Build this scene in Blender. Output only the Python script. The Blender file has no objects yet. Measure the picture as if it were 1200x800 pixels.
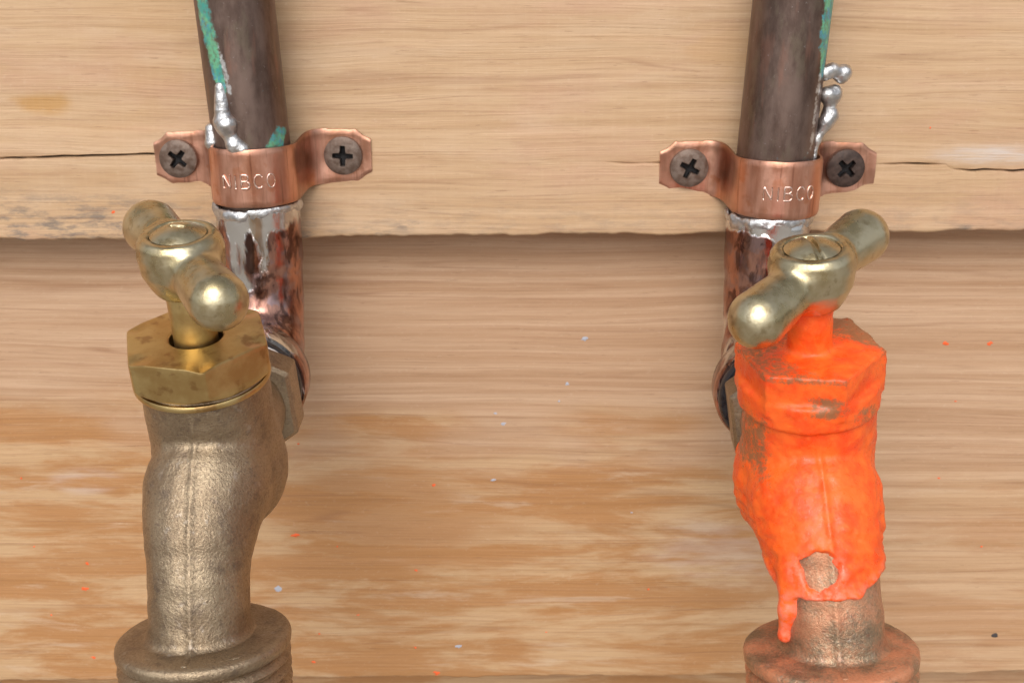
import bpy, math
import numpy as np
from mathutils import Matrix, Vector
R = math.radians
MM = 0.001
sc = bpy.context.scene
COL = sc.collection
rng = np.random.default_rng(7)

# ---------------------------------------------------------------- camera, sky, sun, exposure
cam = bpy.data.cameras.new('camera'); camo = bpy.data.objects.new('camera', cam); COL.objects.link(camo)
cam.sensor_width = 36; cam.lens = 1300/1200*36
cam.clip_start = 0.005; cam.clip_end = 60
camo.location = (0, -0.2337, 0.0415)
camo.rotation_euler = (R(90-19), 0, 0)
cam.dof.use_dof = True; cam.dof.focus_distance = 0.185; cam.dof.aperture_fstop = 60
sc.camera = camo

SUN_EL, SUN_AZ = R(45), math.atan2(-0.16, -0.98)
w = bpy.data.worlds.new('World'); sc.world = w; w.use_nodes = True
wn = w.node_tree; wn.nodes.clear()
sky = wn.nodes.new('ShaderNodeTexSky'); sky.sky_type = 'NISHITA'; sky.sun_disc = False
sky.sun_elevation = SUN_EL; sky.sun_rotation = SUN_AZ; sky.dust_density = 4; sky.air_density = 1.0; sky.ozone_density = 1.0
hs = wn.nodes.new('ShaderNodeHueSaturation'); hs.inputs['Saturation'].default_value = 0.22   # overcast: almost white sky
bg = wn.nodes.new('ShaderNodeBackground'); bg.inputs[1].default_value = 0.15
wo = wn.nodes.new('ShaderNodeOutputWorld')
wn.links.new(sky.outputs[0], hs.inputs['Color']); wn.links.new(hs.outputs[0], bg.inputs[0]); wn.links.new(bg.outputs[0], wo.inputs[0])
sl = bpy.data.lights.new('sun', 'SUN'); sl.energy = 0.95; sl.angle = R(50); sl.color = (1, .93, .84)
so = bpy.data.objects.new('sun', sl); COL.objects.link(so)
sd = Vector((math.sin(SUN_AZ)*math.cos(SUN_EL), math.cos(SUN_AZ)*math.cos(SUN_EL), math.sin(SUN_EL)))
so.rotation_euler = sd.to_track_quat('Z', 'Y').to_euler()
sc.view_settings.view_transform = 'Standard'; sc.view_settings.look = 'None'
sc.view_settings.exposure = 0.08; sc.view_settings.gamma = 1
sc.view_settings.use_curve_mapping = False

# ---------------------------------------------------------------- numpy helpers (everything below in millimetres)
def A(*v): return np.array(v, float)
def unit(v): return np.asarray(v, float)/np.linalg.norm(v)
def sstep(a, b, x):
    t = np.clip((x-a)/(b-a), 0, 1); return t*t*(3-2*t)
def vnoise(P, freq=1.0, seed=0):
    P = np.asarray(P)*freq; i = np.floor(P).astype(np.int64); f = P-i; f = f*f*(3-2*f)
    def h(a):
        n = (a[..., 0]*374761393 + a[..., 1]*668265263 + a[..., 2]*2147483647 + seed*974711) & 0x7fffffff
        n = ((n ^ (n >> 13))*1274126177) & 0x7fffffff
        return ((n ^ (n >> 16)) & 0xffff)/65535.0
    r = 0
    for dx in (0, 1):
        for dy in (0, 1):
            for dz in (0, 1):
                wgt = (f[..., 0] if dx else 1-f[..., 0])*(f[..., 1] if dy else 1-f[..., 1])*(f[..., 2] if dz else 1-f[..., 2])
                r = r + wgt*h(i+np.array([dx, dy, dz]))
    return r*2-1
def fbm(P, freq, seed=0, n=3):
    return sum(vnoise(P, freq*2**k, seed+k*17)*0.5**k for k in range(n))

def surface_nets(f, lo, hi, h, newton=2):
    lo = A(*lo); n = np.ceil((A(*hi)-lo)/h).astype(int)+1
    ax = [lo[i]+h*np.arange(n[i]) for i in range(3)]
    P = np.stack(np.meshgrid(*ax, indexing='ij'), -1)
    V = f(P); S = V < 0
    c = n-1
    acc = np.zeros((*c, 3)); cnt = np.zeros(tuple(c))
    corners = [(i, j, k) for i in (0, 1) for j in (0, 1) for k in (0, 1)]
    sl_ = lambda o: tuple(slice(o[d], o[d]+c[d]) for d in range(3))
    for a in corners:
        for d in range(3):
            if a[d]: continue
            b = list(a); b[d] = 1
            va, vb = V[sl_(a)], V[sl_(b)]
            m = (va < 0) != (vb < 0)
            t = np.where(m, va/np.where(va-vb == 0, 1, va-vb), 0)
            pos = np.zeros((*c, 3)); pos[...] = a; pos[..., d] = t
            acc += pos*m[..., None]; cnt += m
    act = cnt > 0
    idx = -np.ones(tuple(c), int); idx[act] = np.arange(act.sum())
    base = np.stack(np.nonzero(act), -1)
    verts = lo+h*(base+acc[act]/cnt[act][:, None])
    quads = []
    for d in range(3):
        e = [(d+1) % 3, (d+2) % 3]
        a = [slice(None)]*3; b = [slice(None)]*3
        a[d] = slice(0, n[d]-1); b[d] = slice(1, n[d])
        ch = S[tuple(a)] != S[tuple(b)]; neg = S[tuple(a)]
        I = np.stack(np.nonzero(ch), -1)
        ok = np.ones(len(I), bool)
        for q in e: ok &= (I[:, q] > 0) & (I[:, q] < n[q]-1)
        I = I[ok]; ng = neg[tuple(I.T)]
        def g(o1, o2):
            J = I.copy(); J[:, e[0]] -= o1; J[:, e[1]] -= o2; return idx[tuple(J.T)]
        q4 = np.stack([g(1, 1), g(0, 1), g(0, 0), g(1, 0)], -1)
        q4[~ng] = q4[~ng][:, ::-1]
        quads.append(q4)
    for _ in range(newton):
        e = 0.02
        v = f(verts)
        G = np.stack([(f(verts+A(*(e*np.eye(3)[i])))-f(verts-A(*(e*np.eye(3)[i]))))/(2*e) for i in range(3)], -1)
        g2 = np.maximum((G*G).sum(-1), .2)
        step = np.clip(v/g2, -h*.6, h*.6)
        verts = verts-G*step[:, None]
    return verts, np.concatenate(quads)
def seg(p, a, b):
    a = A(*a); b = A(*b); ab = b-a; t = np.clip(((p-a)@ab)/(ab@ab), 0, 1)
    return np.linalg.norm(p-(a+t[..., None]*ab), axis=-1), t
def cone(p, a, b, r1, r2):
    d, t = seg(p, a, b); return d-(r1+(r2-r1)*t)
def ball(p, c, r): return np.linalg.norm(p-A(*c), axis=-1)-r
def cyl(p, a, b, r, e=0.0):      # capped cylinder, edge radius e
    a = A(*a); b = A(*b); ax = unit(b-a); L = np.linalg.norm(b-a)
    q = p-a; h_ = q@ax; rad = np.linalg.norm(q-h_[..., None]*ax, axis=-1)
    dx = rad-(r-e); dz = np.abs(h_-L/2)-(L/2-e)
    return np.minimum(np.maximum(dx, dz), 0)+np.hypot(np.maximum(dx, 0), np.maximum(dz, 0))-e
def smin(a, b, k):
    h_ = np.clip(.5+.5*(b-a)/k, 0, 1); return b+(a-b)*h_-k*h_*(1-h_)

# ---------------------------------------------------------------- mesh -> object
def mesh_obj(name, V, F, mat, parent=None, mask=None, smooth=True, sharp=None, kind=None):
    me = bpy.data.meshes.new(name)
    V = np.asarray(V, float)*MM
    me.from_pydata(V.tolist(), [], [tuple(int(i) for i in f) for f in F])
    me.polygons.foreach_set('use_smooth', [smooth]*len(me.polygons))
    if mask is not None:
        at = me.attributes.new('mask', 'FLOAT_COLOR', 'POINT')
        c = np.ones((len(V), 4)); c[:, :3] = mask
        at.data.foreach_set('color', c.ravel())
    me.update()
    if sharp: me.set_sharp_from_angle(angle=R(sharp))
    me.materials.append(mat)
    o = bpy.data.objects.new(name, me); COL.objects.link(o)
    if parent is not None: o.parent = parent
    if kind: o['kind'] = kind
    return o
def grid_faces(nu, nv, wrap_u=False, wrap_v=False):
    I = np.arange(nu*nv).reshape(nu, nv)
    if wrap_u: I = np.concatenate([I, I[:1]], 0)
    if wrap_v: I = np.concatenate([I, I[:, :1]], 1)
    return np.stack([I[:-1, :-1], I[1:, :-1], I[1:, 1:], I[:-1, 1:]], -1).reshape(-1, 4)
def frame(ax):
    ax = unit(ax); u = np.cross(ax, A(0, 1, 0) if abs(ax[1]) < .9 else A(1, 0, 0)); u = unit(u); return u, np.cross(ax, u), ax
def lathe(profile, origin=(0, 0, 0), axis=(0, 0, 1), n=96, rfun=None):
    u, v, a = frame(axis); th = np.linspace(0, 2*math.pi, n, endpoint=False)
    pr = np.array(profile, float)
    rr = np.repeat(pr[:, :1], n, 1); hh = np.repeat(pr[:, 1:2], n, 1)
    if rfun: rr, hh = rfun(rr, hh, th[None])
    V = A(*origin)+rr[..., None]*(np.cos(th)[None, :, None]*u+np.sin(th)[None, :, None]*v)+hh[..., None]*a
    F = grid_faces(len(pr), n, wrap_v=True)[:, ::-1]
    return V.reshape(-1, 3), F
def tube(path, rad, n=40, caps=True):
    path = np.array(path, float); m = len(path)
    rad = np.broadcast_to(np.asarray(rad, float), (m,))
    T = np.gradient(path, axis=0); T /= np.linalg.norm(T, axis=1)[:, None]
    u = np.cross(T[0], A(1, 0, 0) if abs(T[0][0]) < .9 else A(0, 1, 0)); u = unit(u)
    th = np.linspace(0, 2*math.pi, n, endpoint=False); V = []
    for i in range(m):
        u = unit(u-(u@T[i])*T[i]); v = np.cross(T[i], u)
        V.append(path[i]+rad[i]*(np.cos(th)[:, None]*u+np.sin(th)[:, None]*v))
    V = np.concatenate(V); F = grid_faces(m, n, wrap_v=True).tolist()
    if caps:
        F.append(list(range(n))[::-1]); F.append([(m-1)*n+k for k in range(n)])
    return V, F
def thing(name, label, cat, loc=(0, 0, 0), group=None, rot=(0, 0, 0)):
    o = bpy.data.objects.new(name, None); COL.objects.link(o)
    o.location = A(*loc)*MM; o.rotation_euler = rot
    o['label'] = label; o['category'] = cat
    if group: o['group'] = group
    return o

# ---------------------------------------------------------------- material helper
class M:
    def __init__(s, name):
        s.m = bpy.data.materials.new(name); s.m.use_nodes = True; s.t = s.m.node_tree
        s.b = s.t.nodes['Principled BSDF']; tc = s.t.nodes.new('ShaderNodeTexCoord')
        s.p = s.vm('SCALE', tc.outputs['Object'], scale=1000)       # object coordinates in mm
        at = s.t.nodes.new('ShaderNodeAttribute'); at.attribute_name = 'mask'
        sp = s.t.nodes.new('ShaderNodeSeparateColor'); s.t.links.new(at.outputs['Color'], sp.inputs[0]); s.mask = sp.outputs
        sx = s.t.nodes.new('ShaderNodeSeparateXYZ'); s.t.links.new(s.p, sx.inputs[0]); s.x, s.y, s.z = sx.outputs
    def put(s, sock, v):
        if isinstance(v, bpy.types.NodeSocket): s.t.links.new(v, sock)
        elif v is not None:
            if isinstance(v, (tuple, list)) and len(v) == 3 and sock.type == 'RGBA': v = (*v, 1)
            sock.default_value = v
    def vm(s, op, a, b=None, scale=None):
        n = s.t.nodes.new('ShaderNodeVectorMath'); n.operation = op; s.put(n.inputs[0], a); s.put(n.inputs[1], b)
        if scale is not None: s.put(n.inputs['Scale'], scale)
        return n.outputs['Value'] if op in ('DISTANCE', 'LENGTH', 'DOT_PRODUCT') else n.outputs['Vector']
    def ma(s, op, a, b=None, c=None, clamp=False):
        n = s.t.nodes.new('ShaderNodeMath'); n.operation = op; n.use_clamp = clamp
        for i, v in enumerate((a, b, c)): s.put(n.inputs[i], v)
        return n.outputs[0]
    def no(s, stretch=(1, 1, 1), scale=1.0, detail=3, rough=.55, dist=0.0, off=(0, 0, 0), vec=None):
        v = s.vm('MULTIPLY', vec or s.p, stretch); v = s.vm('ADD', v, off)
        n = s.t.nodes.new('ShaderNodeTexNoise'); s.put(n.inputs['Vector'], v); n.inputs['Scale'].default_value = scale
        n.inputs['Detail'].default_value = detail; n.inputs['Roughness'].default_value = rough; n.inputs['Distortion'].default_value = dist
        return n.outputs['Fac']
    def mr(s, v, a, b, c=0.0, d=1.0, smooth=True):
        n = s.t.nodes.new('ShaderNodeMapRange'); n.interpolation_type = 'SMOOTHSTEP' if smooth else 'LINEAR'
        for i, q in enumerate((v, a, b, c, d)): s.put(n.inputs[i], q)
        return n.outputs[0]
    def mix(s, f, a, b, mode='MIX'):
        n = s.t.nodes.new('ShaderNodeMix'); n.data_type = 'RGBA'; n.blend_type = mode
        s.put(n.inputs['Factor'], f); s.put(n.inputs['A'] if 0 else n.inputs[6], a); s.put(n.inputs[7], b); return n.outputs[2]
    def bump(s, h, dist, strength=1.0, prev=None):
        n = s.t.nodes.new('ShaderNodeBump'); n.inputs['Strength'].default_value = strength; n.inputs['Distance'].default_value = dist*MM
        s.put(n.inputs['Height'], h)
        if prev is not None: s.put(n.inputs['Normal'], prev)
        return n.outputs[0]
    def near(s, c, r, soft=.5):      # 1 inside a noisy ball round c
        d = s.vm('DISTANCE', s.p, tuple(c)); d = s.ma('ADD', d, s.ma('MULTIPLY', s.ma('SUBTRACT', s.no(scale=.5, detail=4), .5), r*1.2))
        return s.mr(d, r-soft, r+soft, 1, 0)
    def out(s, color, rough, metal=0.0, normal=None, spec=None):
        s.put(s.b.inputs['Base Color'], color); s.put(s.b.inputs['Roughness'], rough); s.put(s.b.inputs['Metallic'], metal)
        if normal is not None: s.put(s.b.inputs['Normal'], normal)
        if spec is not None: s.put(s.b.inputs['Specular IOR Level'], spec)
        return s.m

# ---------------------------------------------------------------- wood
def wood(name, kind, seed):
    m = M(name); o = (seed*13.1, 0, seed*7.7)
    warp = m.ma('MULTIPLY', m.ma('SUBTRACT', m.no((.012, 0, .03), 1, 2, off=o), .5), 3.5 if kind else 5.0)
    zz = m.ma('ADD', m.z, warp)
    cb = m.t.nodes.new('ShaderNodeCombineXYZ'); m.put(cb.inputs[0], m.x); m.put(cb.inputs[2], zz); v = cb.outputs[0]
    rings = m.no((.006, 0, .42), 1, 3, .6, vec=v, off=o)             # broad growth bands
    lines = m.no((.012, 0, 1.7), 1, 3, .65, vec=v, off=(o[0]+5, 0, 3))    # narrow grain lines
    fib = m.no((.09, 0, 2.7), 1, 4, .7, vec=v, off=(o[0]+50, 0, 9))       # fibres
    speck = m.no((.9, .9, 1.6), 1, 3, .6, off=o)
    def veins(sx, sz, wid, off):       # thin dark contour lines of a stretched noise: ring edges
        q = m.no((sx, 0, sz), 1, 2, .5, vec=v, off=off); q = m.ma('ABSOLUTE', m.ma('SUBTRACT', m.ma('FRACT', m.ma('MULTIPLY', q, 7.0)), .5))
        return m.mr(q, 0, wid, 1, 0)
    vein = m.ma('MULTIPLY', veins(.004, .11, .09, (o[0]+2, 0, 5)), m.mr(m.no((.02, 0, .3), 1, 3, off=(o[0]+4, 0, 0)), .42, .62))
    pores = m.mr(m.no((.20, 0, 2.6), 1, 2, .5, off=(o[0]+77, 0, 3)), .66, .72)
    if kind == 0:      # planed pale board, dirty towards the lower edge
        c = m.mix(m.mr(rings, .34, .68), (.500, .322, .180), (.575, .392, .238))
        c = m.mix(m.ma('MULTIPLY', m.mr(lines, .48, .74), .26), c, (.41, .225, .130))
        blot = m.no((.022, 0, .07), 1, 5, .62, off=(o[0]+3, 0, 1))
        c = m.mix(m.ma('MULTIPLY', m.mr(blot, .46, .70), .55), c, (.52, .305, .205))
        c = m.mix(m.ma('MULTIPLY', m.mr(m.no((.02, 0, .10), 1, 4, .6, off=(o[0]+8, 0, 4)), .48, .68), .55), c, (.60, .43, .285))
        short = m.no((.16, 0, 1.3), 1, 3, .6, off=(o[0]+31, 0, 6))      # short broken fibre marks
        c = m.mix(m.ma('MULTIPLY', m.mr(short, .56, .72), .30), c, (.43, .245, .155))
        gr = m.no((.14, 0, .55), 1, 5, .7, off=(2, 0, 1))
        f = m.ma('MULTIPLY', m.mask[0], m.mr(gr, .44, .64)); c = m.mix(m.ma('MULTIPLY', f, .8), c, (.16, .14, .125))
        f = m.ma('MULTIPLY', m.mask[1], .9); c = m.mix(f, c, (.48, .265, .09))
        f = m.ma('MULTIPLY', m.mask[2], .95); c = m.mix(f, c, (.03, .022, .016))
        el = m.mr(m.vm('LENGTH', m.vm('MULTIPLY', m.vm('SUBTRACT', m.p, (101, 0, 2.6)), (.075, 0, .42))), .3, 1.25, 1, 0)
        c = m.mix(m.ma('MULTIPLY', el, m.mr(short, .35, .7, .25, .75)), c, (.60, .55, .52))   # greyed worn spot
        saw = m.no((1.1, 0, .05), 1, 2, .5, off=o)                     # cross saw marks
        c = m.mix(m.ma('MULTIPLY', m.mr(saw, .45, .8), .06), c, (.70, .51, .34))
    else:             # striped grain above, worn finish in patches below
        c = m.mix(m.mr(rings, .34, .66), (.440, .265, .152), (.550, .365, .235))
        c = m.mix(m.ma('MULTIPLY', m.mr(lines, .50, .72), .36), c, (.335, .170, .090))
        wear = m.no((.022, 0, .12), 1, 6, .66, .35, off=(o[0]+21, 0, 2))
        old = m.mix(m.mr(wear, .44, .60), (.415, .190, .058), (.545, .350, .185))
        oldl = m.mix(m.ma('MULTIPLY', m.mr(lines, .50, .72), .42), old, (.29, .135, .055))
        c = m.mix(m.ma('MULTIPLY', m.mask[0], .80), c, oldl)
        pale = m.no((.022, 0, .17), 1, 6, .68, .35, off=(o[0]+61, 0, 12))
        c = m.mix(m.ma('MULTIPLY', m.mr(pale, .57, .70), m.ma('MULTIPLY', m.mask[0], .50)), c, (.60, .45, .32))
        c = m.mix(m.ma('MULTIPLY', m.mask[1], m.mr(wear, .42, .60)), c, (.40, .19, .075))
        c = m.mix(m.ma('MULTIPLY', m.mask[2], m.mr(m.no((.05, 0, .3), 1, 4), .38, .60)), c, (.60, .48, .42))
    c = m.mix(m.ma('MULTIPLY', vein, .30 if kind == 0 else .40), c, (.27, .125, .06))
    c = m.mix(m.ma('MULTIPLY', pores, .38), c, (.24, .12, .06))
    c = m.mix(m.ma('MULTIPLY', m.mr(fib, .50, .70), .26), c, (.25, .13, .07))
    c = m.mix(m.ma('MULTIPLY', m.mr(speck, .58, .75), .10), c, (.75, .62, .5))
    n = m.bump(lines, .25, .5); n = m.bump(fib, .10, .6, n)
    return m.out(c, m.mr(fib, .3, .7, .5, .68), 0, n, .35)

W0, W1 = wood('planed_wood', 0, 1), wood('worn_wood', 1, 2)

SLOPE = 0.107
def clapboard(z_top, z_bot, y_bot, mat, crack=None, maskf=None, seed=0, parent=None, tilt=.0093):
    xs = np.concatenate([np.linspace(-420, -150, 24), np.arange(-148, 149, .9), np.linspace(150, 420, 24)])
    zr = np.arange(z_top, z_bot+1.2, -1.0)
    if crack is not None:
        zr = np.concatenate([zr[np.abs(zr-0) > 1.3], np.array([-.95, -.6, -.34, -.2, -.1, 0, .1, .2, .34, .6, .95])]); zr = np.sort(zr)[::-1]
    rows = [(z, 0.0, z) for z in zr]
    for k in range(6):
        a = k/5*math.pi/2; rows.append((z_bot+.7*(1-math.sin(a)), .7*(1-math.cos(a)), None))
    for y in (1.5, 3, 5, 7.5, 10.5): rows.append((z_bot, y, None))
    Z = np.array([r[0] for r in rows])[:, None]+0*xs[None]; X = xs[None]+0*Z
    Yf = y_bot+(Z-z_bot)*SLOPE+np.array([r[1] for r in rows])[:, None]
    front = np.array([r[2] is not None for r in rows])[:, None]
    P3 = np.stack([X*.05, Z*.6, 0*X+seed], -1)
    Yf = Yf+(.10*vnoise(P3, 1, seed)+.05*vnoise(P3*3, 1, seed+3))*front
    # the sawn lower edge wanders a little and is chipped
    wob = .35*vnoise(np.stack([X*.09, 0*X, 0*X+seed], -1), 1, seed+9)+.22*vnoise(np.stack([X*.6, 0*X, 0*X], -1), 1, seed+5)
    Zd = Z+wob*sstep(8, 0, Z-z_bot)
    mask = np.zeros((*X.shape, 3))
    if crack is not None:
        cz = np.interp(xs, [c[0] for c in crack], [c[1] for c in crack])+.16*vnoise(np.stack([xs*.35, 0*xs, 0*xs], -1), 1, 3)
        dep = np.zeros_like(xs)
        for a, b, wd in ((-150, -65, 1), (20, 40, .4), (76, 91, .9), (93, 150, 1)):
            dep = np.maximum(dep, wd*sstep(a-1, a+6, xs)*sstep(b+1, b-5, xs))
        dep *= .72+.5*vnoise(np.stack([xs*.5, 0*xs, 0*xs+4], -1), 1, 8)
        near = sstep(12, 1, np.abs(Z))
        cz2 = cz+np.where(xs > 92, -1.1, 0)*sstep(90, 94, xs)
        Zd = Zd+near*cz2[None]
        cut = np.exp(-(Z/.17)**2)*dep[None]*front
        Yf = Yf+1.5*cut
        mask[..., 2] = np.clip(np.exp(-(Z/.16)**2)*dep[None]*1.0, 0, 1)*front
    if maskf is not None: maskf(X, Zd, mask, front)
    Zd = Zd+tilt*X
    V = np.stack([X, Yf, Zd], -1).reshape(-1, 3)
    nr, nx = X.shape
    F = grid_faces(nr, nx)[:, ::-1]
    # back and top so the board is a solid
    b = len(V); yb = y_bot+10.5
    V = np.concatenate([V, [[xs[0], yb+2, z_top+tilt*xs[0]], [xs[-1], yb+2, z_top+tilt*xs[-1]]]])
    F = F.tolist()
    F.append([0, b]+[b+1]+list(range(nx-1, 0, -1)))
    F.append([b, (nr-1)*nx]+[(nr-1)*nx+k for k in range(1, nx)]+[b+1])
    F.append([b]+[k*nx for k in range(nr)]); F.append([b+1]+[k*nx+nx-1 for k in range(nr-1, -1, -1)])
    mk = np.concatenate([mask.reshape(-1, 3), np.zeros((2, 3))])
    return mesh_obj('clapboard', V, F, mat, parent, mask=mk, sharp=50)

wall = thing('clapboard_wall', 'pale wooden clapboard siding with cracked upper board and worn varnish behind both taps', 'wall', (0, 0, 0))
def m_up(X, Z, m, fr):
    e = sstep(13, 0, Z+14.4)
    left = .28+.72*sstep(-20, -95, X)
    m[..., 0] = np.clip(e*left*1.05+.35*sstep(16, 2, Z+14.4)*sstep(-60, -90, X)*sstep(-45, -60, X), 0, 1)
    for c, r in (((-30, -13.9), 4), ((-44, -13.6), 5), ((-22, -12), 3.5), ((97, -14), 2.2), ((-96, -9), 9)):
        m[..., 0] = np.maximum(m[..., 0], np.exp(-((X-c[0])/r)**2-((Z-c[1])/1.5)**2))
    n = fbm(np.stack([X*.12, Z*.3, 0*X], -1), 1, 4)
    d = np.hypot((X+97)/6.5, (Z-14.2)/2.3)+.35*n
    m[..., 1] = .95*sstep(1.25, .6, d)+.16*sstep(-42, -55, X)*sstep(-98, -75, X)*sstep(.4, -.2, n-.02*(Z-20))
    d2 = np.hypot((X-45)/9, (Z-22)/4)+.5*n
    m[..., 1] = np.maximum(m[..., 1], .3*sstep(1.2, .6, d2))
def m_lo(X, Z, m, fr):
    n = fbm(np.stack([X*.035, Z*.10, 0*X+3], -1), 1, 14)
    edge = -62-6*sstep(0, -90, X)*0+5*sstep(-30, -100, X)-16*sstep(20, 90, X)
    m[..., 0] = sstep(9, -9, Z-edge+10*n)*(1-.55*sstep(48, 80, X))
    dd = np.hypot((X+30)/40, (Z+80)/13)+.5*n
    m[..., 1] = .75*sstep(1.2, .5, dd)
    m[..., 2] = .5*sstep(1.1, .6, np.hypot((X+100)/11, (Z+74)/4)+.4*n)+.35*sstep(1.1, .5, np.hypot((X-50)/16, (Z+92)/7)+.6*n)
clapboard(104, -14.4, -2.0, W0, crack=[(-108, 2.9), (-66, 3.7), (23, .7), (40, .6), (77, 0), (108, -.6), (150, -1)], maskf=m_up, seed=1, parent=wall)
clapboard(6, -125.4, -2.3, W1, maskf=m_lo, seed=2, parent=wall)
clapboard(-110, -238, -2.2, W1, maskf=m_lo, seed=5, parent=wall)

# paint and plaster specks on the boards (too small to pick apart)
def specks(name, spots, col, rough=.6):
    m = M(name+'_paint'); mat = m.out(col, rough)
    V, F = [], []
    for (x, z, r, yb, zb) in spots:
        y = yb+(z-zb)*SLOPE-.05; z2 = z+.0093*x; b = len(V); n = 9; r *= .8
        jit = 1+.35*rng.standard_normal(n); asp = 1+.8*rng.random()
        V.append((x, y-.22, z2))
        for k in range(n):
            a = 2*math.pi*k/n; q = r*max(.5, jit[k]); V.append((x+q*math.cos(a)*asp, y+.03, z2+q*math.sin(a)))
        F += [(b, b+1+(k+1) % n, b+1+k) for k in range(n)]
    return mesh_obj(name, V, F, mat, wall, kind='stuff')
# pixel -> point on the lower or upper board front (design-time placement only; the result is a fixed point on the board)
cp, sp_ = math.cos(R(19)), math.sin(R(19))
def ray(px, py):
    v = (400-py)/1300; return A((px-600)/1300, cp+sp_*v, -sp_+cp*v)
CAMP = A(0, -233.7, 41.5)
def at(px, py, Y):
    d = ray(px, py); s = (Y-CAMP[1])/d[1]; return CAMP+s*d
def on_board(px, py, r, yb, zb):
    Y = yb
    for _ in range(6): p = at(px, py, Y); Y = yb+(p[2]-.0093*p[0]-zb)*SLOPE
    return (p[0], p[2]-.0093*p[0], r, yb, zb)
LO = (-2.3, -125.4); UP = (-2.0, -14.4)
org = [(508, 568, .5), (346, 627, .7), (488, 668, .45), (487, 758, .4), (512, 788, .8), (1108, 402, .55), (1160, 402, .6), (368, 775, .5), (102, 660, .55), (100, 690, .7),
       (252, 560, .3), (374, 742, .3), (40, 640, .3), (420, 720, .25), (60, 720, .35), (1100, 560, .3), (395, 640, .25), (1150, 640, .3), (25, 560, .3), (760, 690, .25),
       (350, 520, .25), (640, 740, .3), (1120, 470, .25), (110, 770, .45)]
specks('orange_speck', [on_board(*s, *LO) for s in org]+[on_board(133, 249, .55, *UP), on_board(1090, 150, .25, *UP)], (.85, .13, .03))
blu = [(685, 397, .6), (665, 450, .45), (581, 484, .45), (590, 497, .5), (578, 562, .4), (537, 757, .65), (655, 470, .3), (740, 600, .25), (325, 690, .8)]
specks('plaster_speck', [on_board(*s, *LO) for s in blu], (.44, .45, .52))
specks('dark_speck', [on_board(1166, 744, .85, *LO), on_board(502, 174, .45, *UP), on_board(497, 180, .3, *UP), on_board(1000, 702, .3, *LO)], (.06, .05, .05))

# ---------------------------------------------------------------- metals
def brass_polished(name, spots=()):
    m = M(name); t = m.no(scale=.22, detail=4, rough=.6); f = m.no(scale=2.2, detail=3)
    c = m.mix(m.mr(t, .35, .65), (.46, .375, .21), (.60, .53, .36))
    c = m.mix(m.ma('MULTIPLY', m.mr(m.no(scale=.5, detail=5, off=(4, 4, 4)), .55, .7), .55), c, (.30, .22, .11))
    r = m.mr(t, .3, .7, .24, .36); me = 1.0
    for ctr, rad in spots:
        k = m.near(ctr, rad, .35); c = m.mix(k, c, (.90, .10, .012)); r = m.ma('ADD', r, m.ma('MULTIPLY', k, .15)); me = m.ma('SUBTRACT', me, k, clamp=True)
    return m.out(c, r, me, m.bump(m.no(scale=.45, detail=5, rough=.6, off=(1, 7, 7)), .30, .25, m.bump(f, .05, .5)))
def brass_yellow(name):
    m = M(name); t = m.no(scale=.16, detail=5, rough=.6); f = m.no(scale=2.5, detail=3)
    c = m.mix(m.mr(t, .36, .64), (.50, .335, .135), (.62, .47, .215))
    c = m.mix(m.ma('MULTIPLY', m.mr(m.no(scale=.33, detail=5, off=(9, 1, 4)), .56, .68), .6), c, (.30, .155, .06))
    c = m.mix(m.mr(m.vm('DISTANCE', m.p, (-7.6, -5.5, 22.5)), .5, .8, 1, 0), c, (.12, .42, .40))
    return m.out(c, m.mr(t, .3, .7, .30, .42), 1.0, m.bump(f, .06, .5))
def brass_cast(name, over=0.0):
    m = M(name); t = m.no(scale=.12, detail=5, rough=.6); g = m.no(scale=2.4, detail=4, rough=.7); g2 = m.no(scale=.9, detail=3)
    c = m.mix(m.mr(t, .34, .66), (.300, .222, .145), (.400, .310, .208))
    c = m.mix(m.ma('MULTIPLY', m.mr(g, .50, .72), .45), c, (.52, .43, .31))
    c = m.mix(m.ma('MULTIPLY', m.mr(g, .48, .30), .6), c, (.13, .090, .070))
    st = m.no(scale=.28, detail=6, rough=.7, off=(8, 3, 1)); c = m.mix(m.ma('MULTIPLY', m.mr(st, .53, .66), .55), c, (.16, .120, .095))
    c = m.mix(m.ma('MULTIPLY', m.mr(m.no(scale=.5, detail=5, rough=.7, off=(1, 13, 6)), .58, .68), .45), c, (.50, .43, .36))
    me = .9
    if over:
        k = m.ma('MULTIPLY', m.mr(m.ma('ADD', m.no(scale=.16, detail=3), m.ma('MULTIPLY', m.no(scale=2.2, detail=4, rough=.75), .6)), .62, .98), over)
        c = m.mix(k, c, (.85, .25, .095)); me = m.ma('SUBTRACT', .9, k, clamp=True)
    n = m.bump(g2, .16, .5); n = m.bump(g, .20, .75, n)
    return m.out(c, m.mr(g, .3, .7, .46, .29), me, n)
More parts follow.
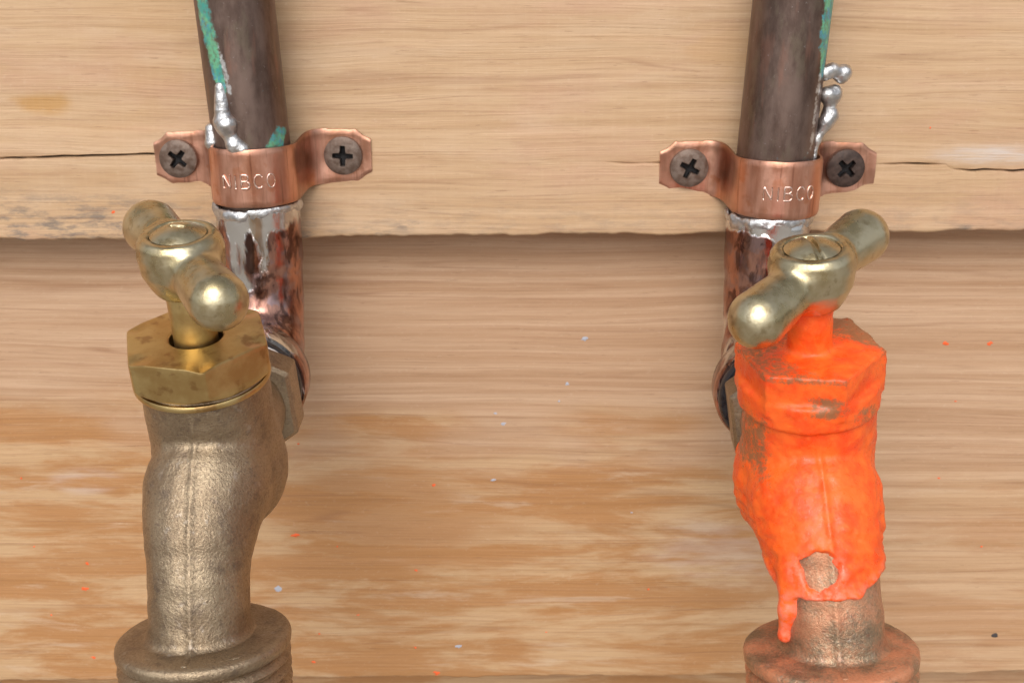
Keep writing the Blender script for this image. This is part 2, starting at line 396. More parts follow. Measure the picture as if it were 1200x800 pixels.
def paint_mat():
    m = M('orange_paint'); t = m.no(scale=.22, detail=5, rough=.65); f = m.no(scale=.9, detail=5, rough=.65); g = m.no(scale=2.4, detail=4, rough=.7)
    c = m.mix(m.mr(t, .35, .65), (.93, .080, .008), (1.0, .150, .016))
    c = m.mix(m.ma('MULTIPLY', m.mr(f, .52, .72), .25), c, (1.0, .20, .035))
    # worn and thinly covered: brassy brown shows through in specks and patches
    thin = m.ma('ADD', m.ma('ADD', m.ma('MULTIPLY', f, .6), m.ma('MULTIPLY', g, .4)), m.ma('MULTIPLY', m.mask[0], .36))
    k = m.mr(thin, .60, .84)
    c = m.mix(m.ma('MULTIPLY', k, .9), c, (.27, .13, .055))
    c = m.mix(m.ma('MULTIPLY', m.mask[1], m.mr(m.no(scale=.8, detail=5, rough=.7), .35, .6)), c, (.90, .19, .10))
    dirt = m.mr(m.no(scale=1.1, detail=5, rough=.75, off=(5, 5, 5)), .60, .72)
    c = m.mix(m.ma('MULTIPLY', dirt, .18), c, (.45, .10, .03))
    n = m.bump(f, .22, .5); n = m.bump(g, .09, .6, n)
    return m.out(c, m.mr(f, .3, .7, .22, .55), 0, n, .5)
def copper(name):
    m = M(name); t = m.no((.5, .5, .12), .6, 5, .6); s = m.no((1.4, 1.4, .06), 1, 3, .6)
    c = m.mix(m.mr(t, .36, .64), (.62, .295, .200), (.76, .425, .315))
    c = m.mix(m.ma('MULTIPLY', m.mr(s, .55, .72), .55), c, (.30, .115, .07))
    c = m.mix(m.ma('MULTIPLY', m.mr(m.no(scale=.30, detail=5, off=(3, 8, 1)), .55, .7), .6), c, (.62, .24, .12))
    c = m.mix(m.ma('MULTIPLY', m.mask[0], .8), c, (.30, .16, .10))
    return m.out(c, m.mr(t, .3, .7, .30, .44), 1.0, m.bump(m.no(scale=1.2, detail=4), .08, .5))
def pipe_mat():
    m = M('tarnished_copper'); t = m.no((.22, .22, .08), 1, 6, .65); f = m.no(scale=1.4, detail=4, rough=.65)
    c = m.mix(m.mr(t, .34, .66), (.12, .080, .066), (.225, .160, .135))
    c = m.mix(m.ma('MULTIPLY', m.mr(m.no((.5, .5, .09), .8, 4, off=(7, 2, 2)), .55, .7), .5), c, (.30, .155, .115))
    c = m.mix(m.ma('MULTIPLY', m.mr(m.no((.3, .3, .12), .9, 5, .7, off=(1, 12, 5)), .52, .68), .5), c, (.20, .165, .12))
    c = m.mix(m.ma('MULTIPLY', m.mr(f, .64, .72), .35), c, (.45, .42, .42))
    n4 = m.no(scale=.55, detail=5, rough=.7)
    g = m.mr(m.ma('ADD', m.mask[0], m.ma('MULTIPLY', m.ma('SUBTRACT', n4, .5), 1.9)), .30, .78)
    gc = m.mix(m.mr(m.no(scale=.35, detail=3, off=(3, 3, 3)), .42, .58), (.045, .32, .27), (.13, .45, .26)); gc = m.mix(m.mr(n4, .5, .66), gc, (.06, .31, .42))
    g = m.ma('MULTIPLY', g, m.mr(m.no(scale=1.3, detail=5, rough=.75, off=(2, 2, 9)), .30, .58, .35, .95)); c = m.mix(g, c, gc)
    s = m.mr(m.ma('ADD', m.mask[1], m.ma('MULTIPLY', m.ma('SUBTRACT', n4, .5), 1.0)), .42, .62)
    c = m.mix(s, c, (.55, .55, .55))
    return m.out(c, m.mr(t, .3, .7, .36, .52), m.ma('SUBTRACT', .85, g, clamp=True), m.bump(f, .06, .5))
def elbow_mat():
    m = M('soldered_copper'); t = m.no((.4, .4, .14), .8, 5, .65); n4 = m.no((.7, .7, .3), .40, 4, .55, .5)
    c = m.mix(m.mr(t, .36, .60), (.26, .135, .115), (.52, .28, .21))
    c = m.mix(m.ma('MULTIPLY', m.mr(m.no(scale=.3, detail=4, off=(2, 9, 4)), .5, .64), .75), c, (.36, .27, .285))
    d = m.mr(m.ma('ADD', m.mask[2], m.ma('MULTIPLY', m.ma('SUBTRACT', n4, .5), 1.2)), .32, .66)
    c = m.mix(m.ma('MULTIPLY', d, .85), c, (.055, .035, .028))
    burn = m.no((.8, .8, .35), .5, 4, .6, .6, off=(4, 4, 8)); c = m.mix(m.ma('MULTIPLY', m.mr(burn, .52, .62), .75), c, (.085, .045, .038))
    s = m.mr(m.ma('ADD', m.mask[1], m.ma('MULTIPLY', m.ma('SUBTRACT', n4, .5), 1.3)), .36, .62)
    c = m.mix(s, c, (.70, .69, .67))
    return m.out(c, m.mr(s, 0, 1, .22, .24), 1.0, m.bump(m.ma('ADD', s, m.ma('MULTIPLY', n4, .8)), .30, .6))
def simple(name, c0, c1, rough, metal, sc_=.6, bmp=.05, black=False):
    m = M(name); t = m.no(scale=sc_, detail=4, rough=.6); c = m.mix(m.mr(t, .35, .65), c0, c1)
    if black: c = m.mix(m.mask[0], c, (.012, .011, .012))      # shade inside the driver socket painted in as near-black colour; the face is rusty
    return m.out(c, m.mr(t, .3, .7, rough*.85, rough*1.15), metal, m.bump(m.no(scale=2, detail=3), bmp, .5))
BRASS_Y = brass_yellow('yellow_brass'); CAST = brass_cast('cast_brass'); CAST_TINT = brass_cast('cast_brass_tinted', .4); CAST_OVER = brass_cast('cast_brass_overspray', .55)
BRASS_P = brass_polished('tumbled_brass')
BRASS_PO = brass_polished('tumbled_brass_spattered', [((-5.6, 1.0, 35.5), 3.3), ((6.2, 3.2, 36.4), 2.0), ((-2, -5, 30.5), 2.6)])
PAINT = paint_mat(); COPPER = copper('strap_copper'); PIPE = pipe_mat(); ELBOW = elbow_mat()
SOLDER = simple('solder', (.48, .48, .49), (.68, .68, .68), .36, 1, .8, .25)
TAPE = simple('thread_tape', (.74, .73, .72), (.82, .81, .80), .45, 0)
SEAL = simple('black_sealant', (.012, .012, .016), (.03, .03, .035), .3, 0)
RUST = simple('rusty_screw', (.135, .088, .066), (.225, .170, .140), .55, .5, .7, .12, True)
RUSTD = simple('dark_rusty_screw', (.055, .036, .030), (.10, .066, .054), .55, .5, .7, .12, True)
LET = simple('worn_letter_edges', (.78, .52, .42), (.88, .68, .60), .22, 1)
STEMO = simple('painted_stem', (.90, .075, .008), (.97, .12, .014), .4, 0, .3, .2)

# ---------------------------------------------------------------- copper pipe with elbow
def path_smooth(pts, n=90):
    pts = np.array(pts, float); d = np.r_[0, np.cumsum(np.linalg.norm(np.diff(pts, axis=0), axis=1))]
    t = np.linspace(0, d[-1], n); return np.stack([np.interp(t, d, pts[:, k]) for k in range(3)], -1)
def pipe(label, X, dz, top_dx, out_dx, side, tin, patina, drips):
    """X, dz: where the strap holds it; top_dx: sideways lean over 120 mm; out_dx: sideways swing of the elbow mouth"""
    root = thing('copper_pipe', label, 'pipe', (X, -9, dz), 'copper supply pipes')
    # straight tube
    nz, nt = 150, 96; zz = np.concatenate([np.linspace(-12, 60, 120), np.linspace(62, 130, 30)]); th = np.linspace(0, 2*math.pi, nt, endpoint=False)
    Z, T = np.meshgrid(zz, th, indexing='ij'); r = 7.65
    V = np.stack([top_dx*np.maximum(Z, -12)/120+r*np.sin(T), -r*np.cos(T), Z], -1)      # T=0 faces the viewer
    ang = (T+math.pi) % (2*math.pi)-math.pi
    mask = np.zeros((nz, nt, 3)); patina(ang, Z, mask)
    Vf = V.reshape(-1, 3); F = grid_faces(nz, nt, wrap_v=True)[:, ::-1].tolist(); F.append(list(range((nz-1)*nt, nz*nt)))
    mesh_obj('tube', Vf, F, PIPE, root, mask=mask.reshape(-1, 3), sharp=50)
    # elbow: socket, bend, mouth towards the viewer
    pts = [(0, 0, -6.0), (0, 0, -6.4)]; pts += [(0, 0, z) for z in np.linspace(-8, -22, 32)]
    for k in range(1, 33):
        a = k/32*math.pi/2; pts.append((0, -16*(1-math.cos(a)), -22-16*math.sin(a)))
    for y in np.linspace(-16.5, -20.0, 8): pts.append((0, y, -38))
    pts = np.array(pts); s = np.clip(-pts[:, 1]/22, 0, 1); pts[:, 0] += out_dx*s
    L = np.r_[0, np.cumsum(np.linalg.norm(np.diff(pts, axis=0), axis=1))]
    rad = np.where(L < .2, 8.2, 8.55)-.35*sstep(11, 14, L)*sstep(30, 24, L)*1.0+1.7*sstep(38, 44, L)
    rad[0] = 7.7
    V, F = tube(pts, rad, 80)
    nz = len(pts); P = V.reshape(nz, 80, 3)
    P = P+ (P-pts[:, None])*(.018*fbm(P, .22, 5+int(X > 0))[..., None])
    V = P.reshape(-1, 3)
    Lr = np.repeat(L, 80); ax_ = V[:, 0]; mk = np.zeros((len(V), 3)); tin(V, Lr, mk)
    elbow = mesh_obj('elbow', V, F, ELBOW, root, mask=mk, sharp=60)
    # thick rim of the mouth, black sealant, white tape
    ya = -20.5
    ox = out_dx
    V, F = lathe([(8.6, 0), (10.3, 0), (10.7, .5), (11.0, 1.2), (11.1, 6.2), (10.8, 6.9), (9.3, 7.0), (7.8, 7.0)], (ox*.75, -13.3, -38), (ox*.02, -1, 0), 72)
    mk = np.zeros((len(V), 3)); mk[:, 1] = .28+.3*sstep(-34, -29, V[:, 2]); mk[:, 2] = .25
    mesh_obj('elbow_mouth', V, F, ELBOW, root, mask=mk, sharp=40)
    V, F = lathe([(7, 0), (10.2, 0), (10.35, .5), (10.3, 2.0), (9.9, 2.5), (7, 2.5)], (ox, -20.2, -38), (ox*.02, -1, 0), 72)
    mesh_obj('sealant_ring', V, F, SEAL, root, sharp=50)
    tr = 10.1 if X < 0 else 8.9
    V, F = lathe([(7, 0), (tr-.2, 0), (tr, .3), (tr-.2, 1.3), (7, 1.5)], (ox, -22.6, -38), (ox*.02, -1, 0), 72)
    V[:, :] += .12*fbm(V, .6, 2)[:, None]
    mesh_obj('thread_tape', V, F, TAPE, root)
    # solder ring under the strap
    def f(p):
        a = np.arctan2(p[..., 0], -p[..., 1]); q = np.hypot(p[..., 0], p[..., 1]); nz_ = fbm(p, .35, 3)
        zc = -6.3+.4*np.sin(a*2+side); d = np.hypot(q-8.15, (p[..., 2]-zc)*.62)-(.72+.35*nz_)
        return d
    V, F = surface_nets(f, (-10.5, -10.5, -10), (10.5, 10.5, -3.3), .33)
    mesh_obj('solder_ring', V, F, SOLDER, elbow)
    for dr in drips:
        def f(p, dr=dr):
            d = None
            for (a, b, r1, r2) in dr:
                e = cone(p, a, b, r1, r2); d = e if d is None else smin(d, e, 1.1)
            return d+.10*fbm(p, .5, 6)
        pts = np.array([q for c in dr for q in c[:2]]); V, F = surface_nets(f, pts.min(0)-2.6, pts.max(0)+2.6, .17)
        mesh_obj('solder_drip', V, F, SOLDER, root)
    return root
def onp(a, z, r=7.9, lean=0.0):      # point on the tube at angle a (degrees, 0 = front, + = right)
    return (r*math.sin(R(a))+lean*z/120, -r*math.cos(R(a)), z)
def pat_l(a, Z, m):
    c = np.interp(Z, [0, 18, 30, 44], [-.33, -.38, -.62, -.88]); wd = np.interp(Z, [14, 20, 30, 44], [.05, .19, .27, .27])
    m[..., 0] = sstep(1.5, .3, np.abs(a-c)/wd)*sstep(14.2, 16.5, Z)
    d = np.abs(a-1.0)/.52+np.abs(Z-7.6-3.2*(a-.9))/2.6; m[..., 0] = np.maximum(m[..., 0], sstep(1.4, .4, d))
    m[..., 0] = np.maximum(m[..., 0], .9*sstep(.25, .05, np.abs(a+1.45))*sstep(20, 27, Z))
    m[..., 1] = .6*sstep(.2, 0, np.abs(a-c-.22))*sstep(13, 18, Z)*sstep(34, 22, Z)
def pat_r(a, Z, m):
    c = np.interp(Z, [8, 22, 34, 60], [.95, .95, .93, .88]); wd = np.interp(Z, [15, 24, 30, 60], [.06, .18, .34, .36])
    m[..., 0] = sstep(1.5, .3, np.abs(a-c)/wd)*sstep(19, 25, Z)+.42*sstep(.35, .1, np.abs(a-.75))*sstep(9, 6, Z)
    m[..., 1] = .50*sstep(.5, .1, np.abs(a-.85))*sstep(9.5, 5.5, Z)+.55*sstep(.25, .05, np.abs(a-.85))*sstep(28, 20, Z)*sstep(6, 10, Z)
def tin_l(V, L, m):
    a = np.arctan2(V[:, 0], -V[:, 1])
    m[:, 1] = .62*sstep(7, 2, L)+.62*sstep(.34, .1, np.abs(a+.38))*sstep(24, 8, L)+.50*sstep(.25, .05, np.abs(a-.25))*sstep(30, 10, L)+.62*np.exp(-((L-15.5)/2.2)**2)*sstep(.6, .1, np.abs(a+.25))
    m[:, 2] = .62*sstep(.2, .05, np.abs(a+.05))*sstep(18, 10, L)*sstep(2.5, 4, L)+.45*sstep(.25, .05, np.abs(a+.9))*sstep(18, 3, L)+.3*sstep(24, 34, L)
    m[:, 1] += .25*sstep(18, 30, L)
def tin_r(V, L, m):
    a = np.arctan2(V[:, 0], -V[:, 1])
    m[:, 1] = .62*sstep(4, 1.5, L)+.50*sstep(.5, .1, np.abs(a-.2))*sstep(22, 6, L)+.45*sstep(.3, .1, np.abs(a-.75))*sstep(30, 10, L)+.40*sstep(12, 24, L)+.12
    m[:, 2] = .22*sstep(2, 12, L)+.25*sstep(24, 34, L)
pipe('tarnished copper pipe with turquoise streak and solder lumps, running down to the unpainted brass tap', -52.2, 0, -5.6, .5, 0, tin_l, pat_l,
     [[(onp(-32, 18.0, 7.5), onp(-30, 14.0, 7.7), 1.2, 1.7), (onp(-29, 11.4, 7.6), onp(-25, 11.0, 7.8), 2.3, 2.3), (onp(-26, 10, 7.4), onp(-18, 7.6, 7.3), 1.5, 1.5), (onp(-13, 6.9, 7.4), onp(-3, 6.3, 7.4), 1.8, 1.5)],
      [(onp(-70, 9.6, 7.9), onp(-67, 7.0, 8.0), 1.25, 1.6)]])
pipe('tarnished copper pipe with lumpy silver solder drips on its right side, above the orange tap', 53.0, -2.2, 4.6, -1.8, 1.3, tin_r, pat_r,
     [[(onp(76, 22.6, 8.6), onp(80, 23.2, 10.0), 1.5, 1.5), (onp(84, 22.2, 12.0), onp(84, 22.6, 12.3), 1.7, 1.7)],
      [(onp(78, 18.4, 9.4), onp(82, 18.6, 10.6), 1.7, 1.75), (onp(82, 17.5, 10.4), onp(82, 15.0, 10.0), 1.2, 1.2), (onp(82, 14.2, 10.5), onp(80, 13.2, 9.8), 1.55, 1.4), (onp(80, 13, 9.6), onp(77, 9.5, 8.2), 1.3, .7), (onp(77, 9.5, 8.1), onp(75, 5, 7.8), .65, .5)]])

# ---------------------------------------------------------------- straps with screws and stamped letters
GLY = {'N': [[(0, 0), (0, 1), (.72, 0), (.72, 1)]], 'I': [[(.12, 0), (.12, 1)]],
       'B': [[(0, 0), (0, 1), (.45, 1), (.62, .88), (.62, .66), (.45, .53), (0, .53)], [(.45, .53), (.7, .38), (.7, .14), (.5, 0), (0, 0)]],
       'C': [[(.70, .82), (.55, .97), (.25, .97), (.04, .75), (0, .5), (.04, .25), (.25, .03), (.55, .03), (.70, .18)]],
       'O': [[(.36+.36*math.cos(k/14*2*math.pi), .5+.5*math.sin(k/14*2*math.pi)) for k in range(15)]]}
def screw_mesh(rot, rad=3.95):
    nr, nt = 34, 120; rr = np.concatenate([np.linspace(0, 1, 28), [1.0]*0, np.linspace(1.0, 1.0, 6)])*rad; th = np.linspace(0, 2*math.pi, nt, endpoint=False)
    Rr, T = np.meshgrid(rr, th, indexing='ij')
    H = 1.5-.55*(Rr/rad)**4
    dn = np.clip((np.arange(nr)-27)/6, 0, 1)[:, None]; H = H-dn*1.4; Rr = Rr*(1+.02*np.sin(dn*math.pi))
    x = Rr*np.cos(T+rot); y = Rr*np.sin(T+rot)
    arm = lambda u, v: sstep(2.2, 1.9, np.abs(u))*sstep(.66, .46, np.abs(v)+.06*np.abs(u))
    cut = np.maximum(np.maximum(arm(x, y), arm(y, x)), sstep(1.05, .7, np.hypot(x, y)))
    H = H-cut*(1.42-.12*np.hypot(x, y))
    H += .035*vnoise(np.stack([Rr*np.cos(T), Rr*np.sin(T), 0*T+rot], -1), 1.3, 3)
    V = np.stack([Rr*np.cos(T), -H, Rr*np.sin(T)], -1).reshape(-1, 3)
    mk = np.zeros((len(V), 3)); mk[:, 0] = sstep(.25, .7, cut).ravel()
    return V, grid_faces(nr, nt, wrap_v=True)[:, ::-1], mk
def strap(label, X, dz, rotx, scr, letter_dx, side):
    root = thing('pipe_strap', label, 'pipe clamp', (X, 0, dz), 'copper pipe straps', rot=(0, rotx, 0))
    # path in plan (x, y): ear - fillet - half round - fillet - ear
    P = []
    rb = 8.35
    for x in np.linspace(-22.7, -13.6, 34): P.append((x, -.35))
    b0, b1, b2, b3 = A(-13.6, -.35), A(-9.6, -.35), A(-8.6, -4.0), A(-8.35, -9.0)      # wide bend up the side of the pipe
    for k in range(1, 30):
        t = k/30; P.append(tuple((1-t)**3*b0+3*t*(1-t)**2*b1+3*t*t*(1-t)*b2+t**3*b3))
    for k in range(0, 61):
        a = math.pi*(1-k/60); P.append((rb*math.cos(a), -9.0-rb*math.sin(a)*.98))
    half = np.array(P[:63]); P = np.concatenate([half, np.array(P[63:]), half[::-1]*A(-1, 1)])
    keep = np.r_[True, np.linalg.norm(np.diff(P, axis=0), axis=1) > .05]; P = P[keep]
    T = np.gradient(P, axis=0); T /= np.linalg.norm(T, axis=1)[:, None]; N = np.stack([T[:, 1], -T[:, 0]], -1)   # outward (towards the viewer)
    hw = np.full(len(P), 5.75)
    d = np.abs(P[:, 0])-17.2; ear = np.abs(P[:, 0]) > 13.6
    tip = np.clip((np.abs(P[:, 0])-17.2)/5.5, 0, 1)
    w_ear = 5.55*np.minimum(1-.06*tip, 1.27-.68*tip)+.10*np.sin(np.abs(P[:, 0])*2.0)*sstep(17, 19, np.abs(P[:, 0]))
    hw = np.where(ear, w_ear, 5.75-.25*sstep(9, 8.2, np.abs(P[:, 0]))*0)
    t = np.linspace(-1, 1, 19); zt = hw[:, None]*t[None]
    lift = lambda y: 1.5*sstep(-9.0, -.5, y)      # the ears sit a little higher than the band
    def surf(off):
        # the ears lift off the board a little; their edges curl
        Y = P[:, None, 1]+N[:, None, 1]*off+0*zt; Xx = P[:, None, 0]+N[:, None, 0]*off+0*zt
        Pn = np.stack([Xx, Y*.2, zt], -1); n = vnoise(Pn, .22, 5+side)
        return np.stack([Xx, Y-.18*n-.0*zt, zt+lift(Y)+.12*vnoise(Pn, .3, 9)], -1)
    tk = .68
    O, I = surf(tk), surf(0.0)
    nu, nv = zt.shape
    # rounded outer edge
    O2 = O.copy(); O2[:, 0, :2] = O[:, 0, :2]*.65+I[:, 0, :2]*.35; O2[:, -1, :2] = O[:, -1, :2]*.65+I[:, -1, :2]*.35
    V = np.concatenate([O2.reshape(-1, 3), I.reshape(-1, 3)]); g = grid_faces(nu, nv)
    F = g.tolist()+(g[:, ::-1]+nu*nv).tolist(); b = nu*nv
    for i in range(nu-1):
        F.append((i*nv, b+i*nv, b+(i+1)*nv, (i+1)*nv)); F.append((i*nv+nv-1, (i+1)*nv+nv-1, b+(i+1)*nv+nv-1, b+i*nv+nv-1))
    for j in range(nv-1):
        F.append((j, j+1, b+j+1, b+j)); k = (nu-1)*nv; F.append((k+j, b+k+j, b+k+j+1, k+j+1))
    mk = np.zeros((len(V), 3)); mk[:, 0] = .9*sstep(1.5, 0, np.abs(np.abs(V[:, 0])-9.3))*.7+.55*sstep(17, 22, np.abs(V[:, 0]))+.5*sstep(4.6, 5.8, np.abs(V[:, 2]))
    mk[:, 0] = np.clip(mk[:, 0]+.3*fbm(V, .5, 3), 0, 1)
    mesh_obj('band', V, F, COPPER, root, mask=mk, sharp=50)
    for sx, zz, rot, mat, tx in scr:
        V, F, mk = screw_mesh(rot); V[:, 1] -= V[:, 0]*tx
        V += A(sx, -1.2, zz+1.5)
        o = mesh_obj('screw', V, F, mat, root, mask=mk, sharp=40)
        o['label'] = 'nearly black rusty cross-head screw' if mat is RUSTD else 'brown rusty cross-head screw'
    # lettering stamped in the band
    Rr = rb+tk+.02; h = 2.7; xx = letter_dx; pr = np.random.default_rng(3+side); allV, allF = [], []
    for ch in 'NIBCO':
        for st in GLY[ch]:
            p = path_smooth([(xx+2.2*a, 0, h*(b-.5)-.5) for a, b in st], 4*len(st)+6)
            a = p[:, 0]/Rr; z = p[:, 2]
            wear = .5+.5*vnoise(np.stack([p[:, 0], z*.8, 0*z+side], -1), .9, 12)
            q = np.stack([Rr*np.sin(a), -9.0-Rr*.98*np.cos(a)-.02, z], -1)
            V, F = tube(q, (.12+.14*np.clip(wear+(.15 if ch in 'BC' else 0)-.05*z, .05, 1)), 6)
            allF += [[i+sum(map(len, allV)) for i in f] for f in F]; allV.append(V)
        xx += 2.2*({'I': .24}.get(ch, .72))+.95
    mesh_obj('lettering', np.concatenate(allV), allF, LET, root)
    return root
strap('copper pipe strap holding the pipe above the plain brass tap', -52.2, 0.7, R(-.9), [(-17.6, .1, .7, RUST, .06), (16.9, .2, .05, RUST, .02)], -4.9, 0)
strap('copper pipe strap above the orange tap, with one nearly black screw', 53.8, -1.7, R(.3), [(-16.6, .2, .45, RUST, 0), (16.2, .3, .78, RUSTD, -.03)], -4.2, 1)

# ---------------------------------------------------------------- hose taps
AS = unit((0, -.175, .985))             # stem axis
AO = unit((0, -.17, -.985))            # outlet axis
NT = A(0, 0, 22.1)                      # centre of the bonnet nut's top face
FL = A(0, -16, -23.2)                   # centre of the outlet flange's top
HUB = NT+AS*13.7
def body_sdf(p, nx=-.6, belly=11.2):
    nb = NT-AS*6.5
    d = cyl(p+A(-.25, 0, 0), nb, nb-AS*14, 10.4, .6)
    d = smin(d, ball(p*A(1, 1, .95), (.5 if nx < 0 else -.6, 5.0, -3.4), belly), 2.2)
    d = smin(d, ball(p, (.3, -2.6, -2.6), 10.0), 1.2)
    q0, q1, q2 = A(-.35, -4.0, -4.5), A(nx, -12.8, -9.0), FL+AO*3+A(nx, 0, 0)      # curved spine of the spout
    sp = [(1-t)**2*q0+2*t*(1-t)*q1+t*t*q2 for t in np.linspace(0, 1, 9)]; rr = np.interp(np.linspace(0, 1, 9), [0, .3, .55, 1], [10.0, 9.0, 7.95, 8.0])
    ds = None
    for k in range(8):
        e = cone(p, sp[k], sp[k+1], rr[k], rr[k+1]); ds = e if ds is None else smin(ds, e, .25)
    d = smin(d, ds, 2.0)
    d = smin(d, cone(p, (.3, 4, 0), (0, 22, 0), 9.2, 9.0), 2.5)
    # flare of the neck into the flange
    h_ = (p-FL)@AO; rad = np.linalg.norm(p-FL-h_[..., None]*AO, axis=-1)
    fl = np.maximum(rad-12.3, np.abs(h_-.7)-.8); d = smin(d, fl, 1.9)
    # parting line of the casting
    d = d-.36*np.exp(-(p[..., 0]/.45)**2)*sstep(14, 8, p[..., 2])*sstep(8, -4, p[..., 1])
    return d+.10*fbm(p, .35, 2)
def nut_mesh(R0=12.35, h=6.6, ang=0):
    ap = R0*math.cos(math.pi/6)
    def rf(rr, hh, th):
        a = ((th+ang+math.pi/6) % (math.pi/3))-math.pi/6
        hexr = np.minimum(ap/np.cos(a), R0*.985)
        r2 = np.where(rr > 9, hexr*(rr/12.0), rr)
        bot = hh < -h+.9
        hh = hh+np.where(bot & (rr > 9), np.clip(hexr-ap-.1, 0, 9)*.75, 0)
        top = (hh > -.5) & (rr > 9); hh = hh-np.where(top, np.clip(hexr-ap-.55, 0, 9)*.35, 0)
        return r2, hh
    prof = [(4.3, -3), (4.3, -.25), (4.6, 0), (6, 0), (8.9, 0)]+[(q, 0) for q in (10, 11, 11.78)]+[(11.93, -.08), (12, -.26)]+[(12, -z) for z in (1, 2, 3, 4, 5)]+[(12, -h+.5), (11.85, -h+.12), (11.6, -h), (10.4, -h-.12), (8, -h-.1)]
    return lathe(prof, NT, AS, 360, rf)
def tap(label, loc, rot, alpha, painted, part_group):
    root = thing('hose_tap', label, 'tap', loc, 'brass hose taps', rot=rot)
    body = bsdf = (lambda p: body_sdf(p, .7, 11.3)) if painted else body_sdf
    body = mesh_obj('body', *surface_nets(bsdf, (-14.5, -32, -30), (14.5, 27, 19), .5), CAST_TINT if painted else CAST, root)
    # hexagon on the inlet
    V, F = lathe([(7, 0), (11.2, 0), (12, .8), (12, 8.2), (11.3, 9), (8, 9.4)], (0, 31, 0), (0, -1, 0), 180,
                 lambda rr, hh, th: (np.where(rr > 9, np.minimum(10.4/np.cos(((th+.45+math.pi/6) % (math.pi/3))-math.pi/6), 11.9)*rr/12, rr), hh))
    mesh_obj('inlet_hexagon', V, F, CAST, root, sharp=28)
    # outlet flange and hose thread
    prof = [(8, -.3), (12.2, -.15), (13.3, .1), (13.7, .45), (13.8, 1.0), (13.7, 1.9), (13.3, 2.3), (12.7, 2.6)]
    for k in range(5):
        z = 2.9+k*2.2; prof += [(12.6, z), (13.5, z+.75), (13.62, z+1.0), (13.5, z+1.25), (12.6, z+1.95)]
    prof += [(12.4, 14), (9.5, 14), (9.5, 8)]
    V, F = lathe(prof, FL, AO, 128); V = V+.10*fbm(V, .5, 4)[:, None]*.6
    mesh_obj('hose_thread', V, F, CAST_OVER if painted else CAST, root, sharp=45)
    # washer ring, nut, stem
    V, F = lathe([(9, -.9), (10.95, -.9), (11.1, -.7), (11.1, -.2), (10.9, .1), (9, .1)], NT-AS*7.0, AS, 96)
    mesh_obj('washer', V, F, BRASS_Y, root, sharp=40)
    V, F = nut_mesh(R0=12.35 if not painted else 11.5, ang=R(44) if not painted else R(43))
    mesh_obj('bonnet_nut', V, F, BRASS_Y, root, sharp=25)
    sr = 3.0 if painted else 3.55
    V, F = lathe([(sr, -4), (sr, 8.6), (sr-.2, 9.2)], NT, AS, 48)
    mesh_obj('stem', V, F, STEMO if painted else BRASS_Y, root, sharp=40)
    # handle: hub with two clubbed arms
    u = unit(np.cross(A(1, 0, 0), AS)); ex = A(1, 0, 0); ev = np.cross(AS, ex)      # ev points back along the tilted plane
    dirv = math.sin(alpha)*ex-math.cos(alpha)*ev
    dirv = unit(dirv-(.115 if painted else .075)*AS); C0 = HUB-AS*.2      # the loose handle tips forward a little on its stem
    def hf(p):
        q = p-HUB; h_ = q@AS; rad = np.linalg.norm(q-h_[..., None]*AS, axis=-1)
        rp = np.interp(h_, [-5.6, -5.0, -3.8, -1.5, 1.5, 3.3, 4.1, 4.3], [4.5, 4.9, 5.55, 6.5, 6.75, 6.35, 5.75, 5.2])
        dh = np.maximum(rad-rp, np.maximum(h_-4.2, -5.4-h_))
        dd = dh
        for sgn in (1, -1):
            a0 = C0+sgn*dirv*3; a1 = C0+sgn*dirv*13.9-AS*.5
            dd = smin(dd, cone(p, a0, a1, 3.7, 4.55), 1.5)
        pit = np.maximum(rad-4.4, 3.65-h_); dd = np.maximum(dd, -pit)
        return dd+.05*fbm(p, .4, 8)
    V, F = surface_nets(hf, HUB-A(20, 20, 12), HUB+A(20, 20, 12), .38)
    handle = mesh_obj('handle', V, F, BRASS_PO if painted else BRASS_P, root)
    def slot(rr, hh, th): return rr, hh
    nr, nt = 40, 96; rr = np.linspace(0, 4.3, nr); th = np.linspace(0, 2*math.pi, nt, endpoint=False); RR, TT = np.meshgrid(rr, th, indexing='ij')
    H = 5.45-1.35*(RR/4.3)**2.2; xs = RR*np.cos(TT); 
    H -= .75*sstep(.52, .34, np.abs(xs*math.cos(.15)+RR*np.sin(TT)*math.sin(.15))) if painted else .5*sstep(.42, .28, np.abs(RR*np.sin(TT+.2)))*sstep(1.4, .9, RR)
    V = HUB+(RR*np.cos(TT))[..., None]*ex+(RR*np.sin(TT))[..., None]*ev+H[..., None]*AS
    mesh_obj('handle_screw', V.reshape(-1, 3), grid_faces(nr, nt, wrap_v=True), BRASS_P, handle)
    if painted:
        ap = 9.95; hang = R(43)
        def nut_sdf(p):
            q = p-(NT-AS*3.3); h_ = q@AS; ux, uy, _ = frame(AS); x = q@ux; y = q@uy
            d = np.full(h_.shape, -99.)
            for k in range(3):
                a = -hang+k*math.pi/3; d = np.maximum(d, np.abs(x*math.cos(a)+y*math.sin(a))-ap)
            return np.maximum(d, np.abs(h_)-3.3)
        def base(p):
            d = bsdf(p); d = np.minimum(d, cyl(p, NT-AS*9, NT-AS*5, 11.1, .3)); d = smin(d, nut_sdf(p), .7)
            return smin(d, cyl(p, NT-AS*2, NT+AS*8.4, 3.15, .3), .9)
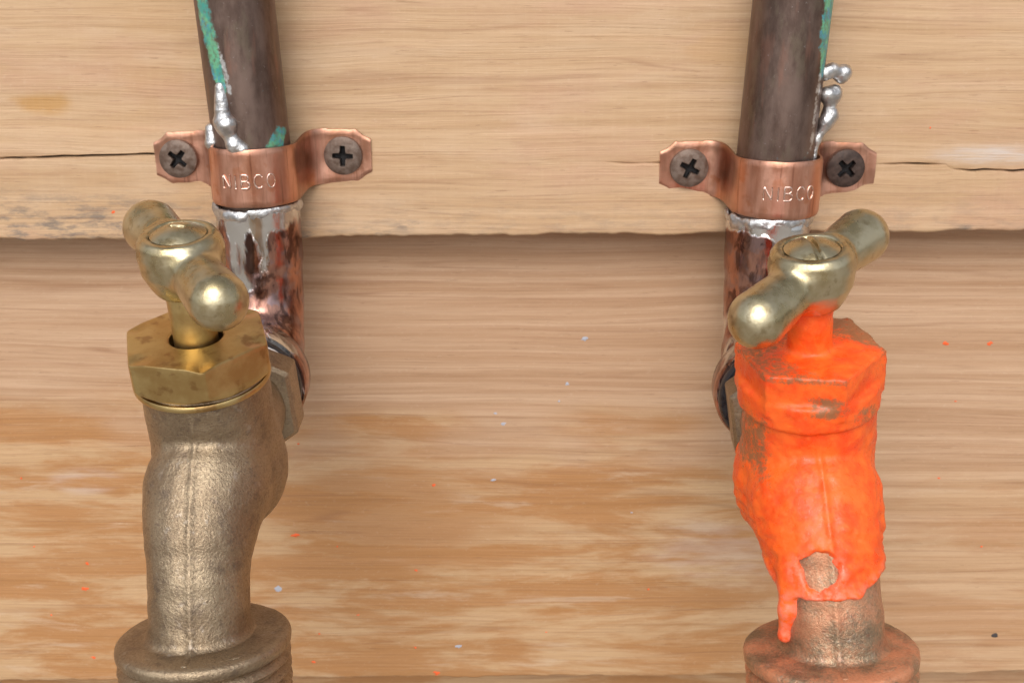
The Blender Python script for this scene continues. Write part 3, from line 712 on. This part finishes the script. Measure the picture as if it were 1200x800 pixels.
        def cover(p):
            x, y, z = p[..., 0], p[..., 1], p[..., 2]; n = fbm(p, .28, 31); n2 = fbm(p, .7, 51)
            low = np.interp(x, [-12, -9.2, -8.4, -7.2, -6.3, -5.2, 0, 4, 7, 12], [-11, -12, -13, -13.5, -13.2, -12.6, -12.8, -12.4, -11.8, -10.5])
            c = z-low+.8*n*sstep(-6, -3, x)+.12*n2
            back = 13-y                                        # bare round the back where the inlet is
            c = np.minimum(c, back+3*n)
            patch = np.hypot((x+2.0)/2.7, (z+8.2)/2.9)-1+.22*n2   # chipped spot on the spout
            c = np.minimum(c, np.where(y < -6, patch*2.6, 9))
            return c
        def pf(p):
            c = cover(p); t = -.55+1.0*sstep(-.5, .6, c)+.16*fbm(p, .45, 41)+.30*sstep(1.8, .3, np.abs(c-.7))*sstep(-.5, .6, c)+.17*np.sin(p[..., 2]*2.3+.10*p[..., 0]**2+2.5*fbm(p, .22, 61))*sstep(-1, -5, p[..., 2])*sstep(.3, 2, c)
            d = base(p)-t
            # runs: one down onto the flange, a bead hanging at the right
            d = smin(d, cone(p, (-5.6, -15.0, -9.5), (-6.8, -17.3, -15.5), 2.2, 1.4), 1.4); d = smin(d, cone(p, (-6.8, -17.3, -15.5), (-7.3, -17.2, -19.4), 1.45, .95), .8); d = smin(d, ball(p, (-7.3, -17.4, -20.0), 1.15), .6)
            d = smin(d, cone(p, (9.0, -5, -1), (9.3, -8.0, -6.6), .9, 1.0), 1.6)
            return d
        V, F = surface_nets(pf, (-15, -32, -27), (15, 18, 33), .42)
        # thin places: left upper flank and a few nut faces
        mk = np.zeros((len(V), 3))
        q = V-NT; h_ = q@AS
        mk[:, 0] = np.clip(.75*sstep(-6.0, -9.0, V[:, 0])*sstep(-1, 4, V[:, 2])*sstep(16, 11, V[:, 2])+.95*sstep(-7.0, -5.8, h_)*sstep(-2.0, -3.6, h_)*sstep(5, 0, np.abs(V[:, 0]-1))+.6*sstep(6, 10, np.hypot(V[:, 0]-4, V[:, 1]+2))*sstep(.5, 0, np.abs(h_)-.4)*1.1
                           +.7*sstep(-.9, -.1, h_)*sstep(2, 7, V[:, 1]+.6*V[:, 0])+.6*sstep(2.6, 1.2, np.hypot((V[:, 0]-7.5)/1.3, (V[:, 2]-13.0)/.9))+.25*sstep(6, 9, V[:, 0])*sstep(-6, -3, h_), 0, 1)
        mk[:, 1] = sstep(2.2, .9, cover(V))*sstep(-4, -8, V[:, 2])
        mesh_obj('paint_coat', V, F, PAINT, root, mask=mk)
    return root
tap('plain brass hose tap, unpainted, with yellow bonnet nut and tee handle', (-50.6, -64, -38), (0, R(-1.2), R(1.7)), R(33), False, '')
tap('brass hose tap coated in dripping orange paint with bare brass tee handle', (50.3, -64, -40.2), (0, R(-5.4), R(-4.0)), R(-44), True, '')

# ---------------------------------------------------------------- ground below the frame
gm = M('earth'); gmat = gm.out(gm.mix(gm.mr(gm.no(scale=.01, detail=6), .4, .6), (.30, .26, .22), (.40, .36, .31)), .9)
g = mesh_obj('ground', [(-20000, -20000, -620), (20000, -20000, -620), (20000, 20000, -620), (-20000, 20000, -620)], [(0, 1, 2, 3)], gmat, kind='structure')
